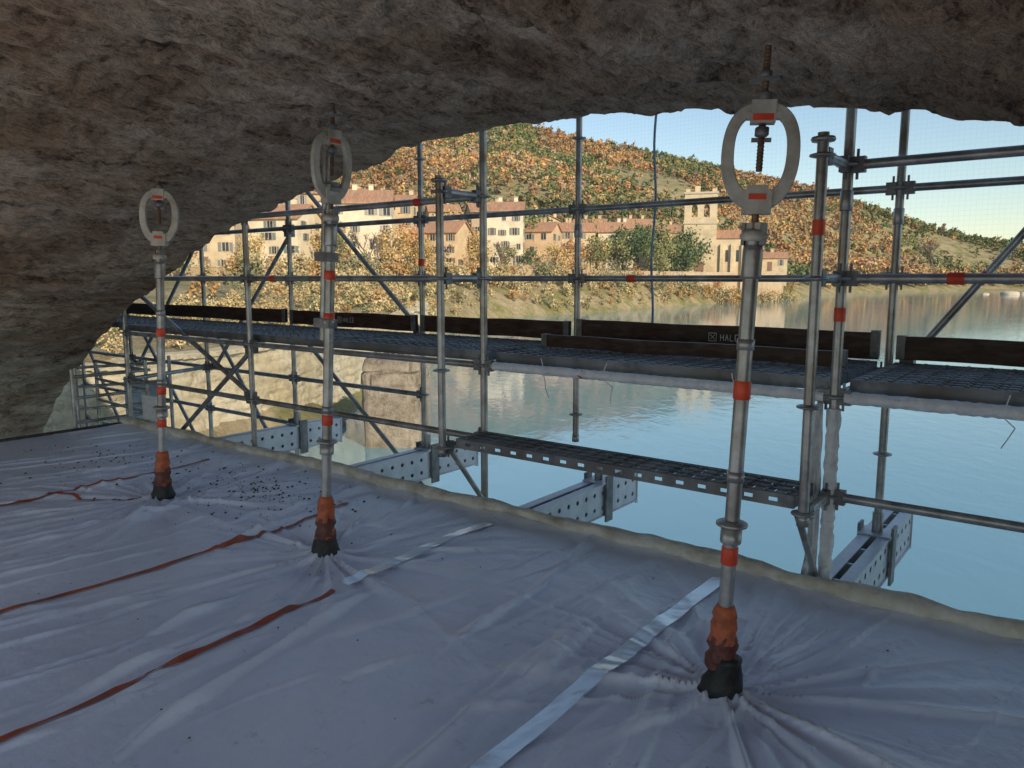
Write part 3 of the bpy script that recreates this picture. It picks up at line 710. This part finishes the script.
for i in range(170):
    t=random.uniform(0,7.99);k_=int(t);f=t-k_;x=pl[k_][0]*(1-f)+pl[k_+1][0]*f+random.uniform(0,4);y=pl[k_][1]*(1-f)+pl[k_+1][1]*f-random.uniform(1,4)
    P.append((x,y,float(terr(np.array([x]),np.array([y]))[0])-.3))
forest('quayside_hedge',P,4.3,220,SP,[.2,.25,.3,.1,.15],.15)

def tree(name,x,y,H,pal,nl=1100,bare=False,wd=.36,z=None,cl=26):
    z=float(terr(np.array([x]),np.array([y]))[0]) if z is None else z
    par=empty(name,(x,y,z));mb=MB();tips=[]
    def grow(p,d,L,r,lev):
        q=p+d*L;mb.cyl(p,q,r,barkm,r*.62,n=6,caps=False)
        if lev==0:tips.append(q);return
        for i in range(3 if lev>1 else 4):
            nd=(d+Vector((random.uniform(-1,1),random.uniform(-1,1),random.uniform(-.2,.5)))*.75).normalized()
            grow(q,nd,L*random.uniform(.6,.8),r*.6,lev-1)
            if bare and lev<3: grow(p+d*L*.5,(nd+Vector((0,0,.3))).normalized(),L*.5,r*.4,0)
    grow(Vector((0,0,-.3)),Vector((random.uniform(-.05,.05),0,1)),H*(.3 if not bare else .28),H*.022,4 if bare else 3)
    mb.obj('trunk_and_limbs',par)
    if not bare:
        k=cl;u=np.random.normal(size=(k,3));u/=np.linalg.norm(u,axis=1)[:,None];u*=np.random.uniform(.45,1,(k,1))
        cc=u*np.array([H*wd,H*wd,H*.36])+np.array([0,0,H*.6]);idx=np.random.randint(0,k,nl)
        p=cc[idx]+np.random.normal(size=(nl,3))*H*wd*.2
        base=np.array(pal)*1.35;K=base*np.random.uniform(.7,1.3,(k,1))[idx]*np.random.uniform(.85,1.15,(nl,1))
        V,F,c=leaves(p,np.full(nl,H*.02),K);fast('crown',V,F,leafm,c,smooth=False,parent=par)
G=(.08,.11,.045);OL=(.17,.17,.07);OC=(.38,.27,.11);OR=(.40,.21,.08);BR=(.26,.18,.1)
for (x,y,H,c) in ((24,178,10,OL),(30,182,12,G),(36,186,11,OL),(33,176,8,OL),(41,190,11,G),(44,196,11,OL),(19,172,8,OC),(13,165,8,OR),(9,158,7,OC),(58,206,6,OC),(52,196,5,OR),(46,200,13,G),(-6,146,6,OC),(-16,138,7,OC),(-1,152,6,OL),(64,214,6,OR),(73,228,6,OC),(82,240,6,BR),(90,248,7,OC),(-28,124,7,OL),(-38,112,6,OC),(28,196,12,G),(38,200,13,OL),(2,178,14,OL),(-14,158,13,OC),(12,192,13,G),(-33,138,11,OL),(-19,144,9,OR),(23,206,13,OC),(4,155,6,G),(-48,110,7,OR),(-8,152,9,OC),(-20,130,8,OC),(-30,129,9,OC),(17,166,9,OL),(5,198,14,G),(18,214,14,OL),(-2,206,15,OL),(33,216,14,G)):
    tree('broadleaf_tree',x,y,H,c,nl=1400 if H>10 else 900)
tree('bare_tree',232,425,26,None,bare=True)
tree('bare_tree',-2,141,9,None,bare=True);tree('bare_tree',-22,118,9,None,bare=True);tree('bare_tree',-12,128,8,None,bare=True)

# ------------------------------------------------------------------ village
def wallm(i,c):
    c=np.array(c);return pm('plaster_%d'%i,tuple(c*.82),tuple(c),.6,.9,0,.3,3,dist=.03,c3=tuple(c*.7),s3=.25)
WALL=[wallm(i,c) for i,c in enumerate([(.68,.54,.34),(.74,.55,.32),(.62,.47,.28),(.82,.70,.50),(.52,.39,.24),(.70,.49,.30)])]
roofm=pm('terracotta_tiles',(.36,.18,.10),(.54,.30,.17),1.2,.85,0,.6,6,(4,.5,.5),dist=.06,c3=(.30,.20,.13),s3=.4)
glass=pm('window_glass',(.02,.025,.03),(.05,.06,.07),1,.15,0,0)
trimm=pm('stone_trim',(.45,.38,.28),(.56,.48,.36),3,.85)
SH=[pm('shutter_%d'%i,c,tuple(np.array(c)*1.2),3,.6) for i,c in enumerate([(.18,.18,.16),(.16,.2,.16),(.22,.13,.08),(.3,.28,.24)])]
def house(name,X,Y,w,d,z0,z1,rot,wm,rows=3,cols=4,pitch=.22,sh=0,ridge='x'):
    par=empty(name,(X,Y,0),rot);mb=MB();hw,hd=w/2,d/2
    vs=[(-hw,-hd,z0-5),(hw,-hd,z0-5),(hw,hd,z0-5),(-hw,hd,z0-5),(-hw,-hd,z1),(hw,-hd,z1),(hw,hd,z1),(-hw,hd,z1)]
    fs=[(0,1,5,4),(1,2,6,5),(2,3,7,6),(3,0,4,7)]
    rb=MB()
    if ridge=='x':
        rh=hd*2*pitch;vs+=[(-hw,0,z1+rh),(hw,0,z1+rh)];fs+=[(4,7,8),(5,9,6)]
        for s in(-1,1):
            e=.45;a=[(-hw-.35,s*(hd+e),z1-e*pitch*2+.05),(hw+.35,s*(hd+e),z1-e*pitch*2+.05),(hw+.35,0,z1+rh+.05),(-hw-.35,0,z1+rh+.05)]
            up=[(p[0],p[1],p[2]+.22) for p in a];rb.add(a+up,[(0,1,2,3),(4,7,6,5),(0,4,5,1),(1,5,6,2),(3,2,6,7),(0,3,7,4)],roofm)
    else:
        rh=hw*2*pitch;vs+=[(0,-hd,z1+rh),(0,hd,z1+rh)];fs+=[(4,5,8),(7,9,6)]
        for s in(-1,1):
            e=.45;a=[(s*(hw+e),-hd-.35,z1-e*pitch*2+.05),(s*(hw+e),hd+.35,z1-e*pitch*2+.05),(0,hd+.35,z1+rh+.05),(0,-hd-.35,z1+rh+.05)]
            up=[(p[0],p[1],p[2]+.22) for p in a];rb.add(a+up,[(0,1,2,3),(4,7,6,5),(0,4,5,1),(1,5,6,2),(3,2,6,7),(0,3,7,4)],roofm)
    for _ in range(2):
        cx_=random.uniform(-hw*.7,hw*.7)
        rb.box(cx_-.4,cx_+.4,.6,1.3,z1,z1+rh+1.2,wm);rb.box(cx_-.5,cx_+.5,.5,1.4,z1+rh+1.2,z1+rh+1.35,trimm)
    mb.add(vs,fs,wm);mb.obj('walls',par);rb.obj('roof',par)
    wb=MB();tb=MB()
    hgt=(z1-z0)/rows
    def win(M,x,z,ww,hh):
        tb.box(x-ww/2-.14,x+ww/2+.14,-.05,.05,z-.16,z+hh+.14,trimm,M);wb.box(x-ww/2,x+ww/2,-.062,.04,z,z+hh,glass,M)
        tb.box(x-.04,x+.04,-.075,0,z,z+hh,trimm,M)
        if random.random()<.7:
            q=SH[sh]
            tb.box(x-ww/2-.14-ww*.5,x-ww/2-.14,-.1,-.01,z,z+hh,q,M);tb.box(x+ww/2+.14,x+ww/2+.14+ww*.5,-.1,-.01,z,z+hh,q,M)
    MF=Matrix.Translation((0,-hd,0));MR=Matrix.Translation((hw,0,0))@Matrix.Rotation(math.pi/2,4,'Z');ML=Matrix.Translation((-hw,0,0))@Matrix.Rotation(-math.pi/2,4,'Z')
    for Mx,wid,cn in((MF,w,cols),(MR,d,max(1,int(d/4))),(ML,d,max(1,int(d/4)))):
        for r in range(rows):
            for c in range(cn):
                if random.random()<.25:continue
                win(Mx,-wid/2+wid*(c+.5)/cn+random.uniform(-.5,.5),z0+hgt*r+hgt*random.uniform(.25,.35),random.choice([.7,.9,1.1]),min(random.choice([1.1,1.4,1.7]),hgt*.55))
    tb.box(-.65,.65,-hd-.08,-hd+.02,z0-.5,z0+2.2,SH[2])
    wb.obj('windows',par);tb.obj('shutters_and_trim',par);return par
h=house
h('village_house',-46,118,9,10,2.6,9.6,.15,WALL[0],3,3,sh=0)
h('village_house',-38,130,9,11,3,11.2,-.15,WALL[3],4,3,sh=1)
h('village_house',-26,136,10,11,3,14.2,.12,WALL[3],4,4,sh=3)
h('village_house',-13.5,150,9,10,3.4,10.2,-.25,WALL[1],3,3,sh=2)
h('village_house',-1.5,165,8,9,4,15.5,-.05,WALL[3],4,3,sh=0)
h('village_house',7,176,6.5,9,4,12.0,-.3,WALL[5],3,2,sh=1)
h('village_house',15,184,8,9,5,12.5,.1,WALL[2],3,3,sh=0)
h('village_house',-6,186,9,10,6,17,.2,WALL[4],4,3,sh=2)
h('village_house',-25,168,9,10,6,17,-.1,WALL[1],4,3,sh=0)
h('village_house',-44,156,14,11,6,18,.1,WALL[2],4,5,sh=3)
h('village_house',-60,150,14,11,5,16,.1,WALL[5],4,5,sh=3)
h('village_house',-58,128,12,11,3,12,.1,WALL[1],3,5,sh=3)
h('village_house',-33,150,8,10,5,15.5,.15,WALL[3],4,3,sh=1,ridge='y')
h('village_house',22,218,9,8,9,15.5,-.2,WALL[5],2,3,sh=0,pitch=.3)
h('village_house',38,230,9,8,10,16.5,.1,WALL[0],2,3,sh=2,pitch=.3)
h('village_house',9,208,8,10,9,16,.2,WALL[2],3,3,sh=3,ridge='y')
h('village_house',27,202,9,8,7,13.5,-.1,WALL[3],2,3,sh=1,pitch=.3)
h('village_house',79,236,10,7,4.4,7.8,-.3,WALL[0],1,3,sh=3)
h('village_house',68,228,6,7,4.4,9,-.1,WALL[2],2,2,sh=3)
h('village_house',-18,202,8,9,12,18.5,.2,WALL[4],3,3,sh=3)
h('village_house',-40,192,10,10,12,21,-.1,WALL[1],3,3,sh=3)
h('village_house',48,240,8,8,10,15.5,-.2,WALL[1],2,2,sh=2,pitch=.3)
ch=empty('stone_church',(50.5,208,0),-.22);mb=MB();cs=wallm(20,(.68,.54,.34))
q=4.2
mb.box(-q,q,-q,q,-3,15.8,cs);mb.box(-q-.2,q+.2,-q-.2,q+.2,15.8,16.2,trimm)
for sx in(-1,1):
    for sy in(-1,1):
        mb.box(min(sx*q,sx*(q-1.9)),max(sx*q,sx*(q-1.9)),min(sy*q,sy*(q-1.9)),max(sy*q,sy*(q-1.9)),16.2,22,cs)
for s in(-1,1):
    mb.box(-.8,.8,min(s*q,s*(q-.8)),max(s*q,s*(q-.8)),16.2,22,cs);mb.box(min(s*q,s*(q-.8)),max(s*q,s*(q-.8)),-.8,.8,16.2,22,cs)
    mb.box(-2.3,2.3,min(s*(q-.02),s*(q-.75)),max(s*(q-.02),s*(q-.75)),16.2,17.6,cs);mb.box(min(s*(q-.02),s*(q-.75)),max(s*(q-.02),s*(q-.75)),-2.3,2.3,16.2,17.6,cs)
    for sx in(-1,1):
        for k_ in range(9):
            t=k_/8*math.pi
            cx_=sx*1.55;rr=.7
            xx=cx_+rr*math.cos(t);zz_=20.2+rr*math.sin(t)
            mb.box(xx-.1,xx+.1,min(s*(q-.01),s*(q-.75)),max(s*(q-.01),s*(q-.75)),zz_,22,cs)
mb.box(-q,q,-q,q,22,23.6,cs);mb.box(-q-.25,q+.25,-q-.25,q+.25,23.6,24.1,trimm)
for sx in(-1,1):
    for sy in (-1,1):mb.box(sx*3.4-.6,sx*3.4+.6,sy*3.8-.35,sy*3.8+.35,24.1,24.9,cs)
mb.box(-1.6,-.2,-.8,.8,24.1,26,cs)
mb.obj('bell_tower',ch)
mb=MB();mb.box(q,q+11,-4,9,-3,12,cs)
mb.add([(q,-4.4,12),(q+11.4,-4.4,12),(q+11.4,2.5,14.6),(q,2.5,14.6),(q,9.4,12),(q+11.4,9.4,12)],[(0,1,2,3),(3,2,5,4),(0,3,4),(1,5,2)],roofm)
for i in range(4):
    x=q+1.5+i*2.7;mb.box(x-.45,x+.45,-4.7,-4,-3,10.5,cs)
mb.obj('nave',ch)
mb=MB()
for i in range(3):
    x=q+2.8+i*2.7;mb.box(x-.35,x+.35,-4.06,-3.9,6,9,glass)
mb.box(-.4,.4,-q-.05,-q+.1,9,11,glass);mb.box(-1.2,1.2,-q-.05,-q+.1,2.5,6.0,SH[2]);mb.obj('windows_and_door',ch)
mb=MB()
for (a,b) in zip(pl[:-1],pl[1:]):
    a=Vector((*a,0));b=Vector((*b,0));d=(b-a);L_=d.length;ang=math.atan2(d.y,d.x);M=Matrix.Translation(a)@Matrix.Rotation(ang,4,'Z')
    mb.box(0,L_,0,.6,-3,3.1,WALL[4],M);mb.box(-.05,L_+.05,-.08,.68,3.1,3.25,trimm,M)
mb.obj('quay_wall')
# embankment wall of pale limestone close to the bridge (rough coursed face)
wp=[(-13.5,17),(-11.0,22),(-8.6,29),(-7.2,41),(-6.0,55),(-7.2,66)]
P=np.array(wp,float);sl=np.concatenate([[0],np.cumsum(np.hypot(*np.diff(P,axis=0).T))])
U=np.linspace(0,sl[-1],420);Zs=np.linspace(-5.2,0,56)
cx_=np.interp(U,sl,P[:,0]);cy_=np.interp(U,sl,P[:,1]);dxx=np.gradient(cx_);dyy=np.gradient(cy_);ll=np.hypot(dxx,dyy)
hx=dyy/ll;hy=-dxx/ll
topz=-1.0+.5*np.interp(U,[0,20,45],[0,.3,.9])+.12*vn(U*.6,U*0)
UU,ZZ=np.meshgrid(U,Zs,indexing='ij')
Zr=-5.2+(topz[:,None]+5.2)*(ZZ+5.2)/5.2
def courses(u,z,hz=.38,lu=.75):
    row=np.floor(z/hz);fz=z/hz-row;cb=u/lu+row*.37;fb=cb-np.floor(cb)
    jt=np.clip(np.maximum(1-np.minimum(fz,1-fz)/.14,1-np.minimum(fb,1-fb)/.08),0,1)
    return .10*(_h(row,np.floor(cb),row*0+2)-.5)-.10*jt
dp=courses(UU,Zr)+.12*fbm(UU*1.5,Zr*1.5,3.,4)-.06*(Zr+4)
W=np.stack([cx_[:,None]+hx[:,None]*dp,cy_[:,None]+hy[:,None]*dp,Zr],-1)
bw=empty('embankment_wall')
fast('coursed_stone_face',W.reshape(-1,3),gridF(420,56),wallst,parent=bw)
mb=MB()
for i in range(0,416,4):
    a=W[i,-1];b=W[i+4,-1];h0=(hx[i],hy[i]);zt=max(a[2],b[2])+.005
    vs=[(a[0]+h0[0]*.12,a[1]+h0[1]*.12,zt-.02),(b[0]+h0[0]*.12,b[1]+h0[1]*.12,zt-.02),(b[0]-h0[0]*.8,b[1]-h0[1]*.8,zt-.02),(a[0]-h0[0]*.8,a[1]-h0[1]*.8,zt-.02)]
    vs+=[(v[0],v[1],zt+.16) for v in vs];mb.add(vs,[(0,3,2,1),(4,5,6,7),(0,1,5,4),(1,2,6,5),(2,3,7,6),(3,0,4,7)],wallst)
mb.obj('coping_stones',bw)
def rock(name,x,y,sx,sy,z0,z1,mat,seed,p=4,am=.14,n=64,m=40,course=False):
    V=[]
    for i in range(m+1):
        ph=math.pi*i/m-math.pi/2
        for j in range(n):
            th=2*math.pi*j/n
            f=lambda v,e:math.copysign(abs(v)**e,v)
            V.append((f(math.cos(ph),2/p)*f(math.cos(th),2/p),f(math.cos(ph),2/p)*f(math.sin(th),2/p),f(math.sin(ph),2/p)))
    V=np.array(V);d=1+am*fbm(V[:,0]*2+seed,V[:,1]*2,V[:,2]*2,5)
    V*=d[:,None];V=V*np.array([sx,sy,(z1-z0)/2])
    if course:
        u=np.where(np.abs(V[:,0])/sx>np.abs(V[:,1])/sy,V[:,1],V[:,0]);dd_=courses(u+50,V[:,2]+20,.5,.9)*1.3
        rr=np.hypot(V[:,0],V[:,1])+.3;V[:,0]+=V[:,0]/rr*dd_;V[:,1]+=V[:,1]/rr*dd_
    V=V+np.array([x,y,(z1+z0)/2])
    F=[(i*n+j,i*n+(j+1)%n,(i+1)*n+(j+1)%n,(i+1)*n+j) for i in range(m) for j in range(n)]
    return fast(name,V,np.array(F),mat)
rock('ruined_bridge_pier',-4.4,29,1.1,2.0,-7.3,-1.25,pierm,3,9,am=.10,n=200,m=160,course=True)
P=[(-4.4+random.uniform(-.8,.8),29+random.uniform(-1.3,1.3),-1.35) for i in range(9)]
forest('pier_top_weeds',P,.8,120,SP,[.25,.2,.35,.1,.1],.04)
for i,(x,y,r) in enumerate(((190,292,3.2),(197,294,2.2),(203,290,1.6),(183,296,1.5),(214,300,2.2))): rock('river_boulder',x,y,r,r*.8,WZ-1,WZ+r*.45,trimm,i*5,2.4)
for i in range(14):
    t=random.uniform(16,60);x=float(np.interp(t,[17,22,29,41,55,66],[-13.5,-11,-8.6,-7.2,-6.0,-7.2]))+random.uniform(.2,1.0);r=random.uniform(.3,.8)
    rock('bank_boulder',x,t,r,r*.8,WZ-.8,WZ+r*.8,pierm,i*3.3,2.6,.3)
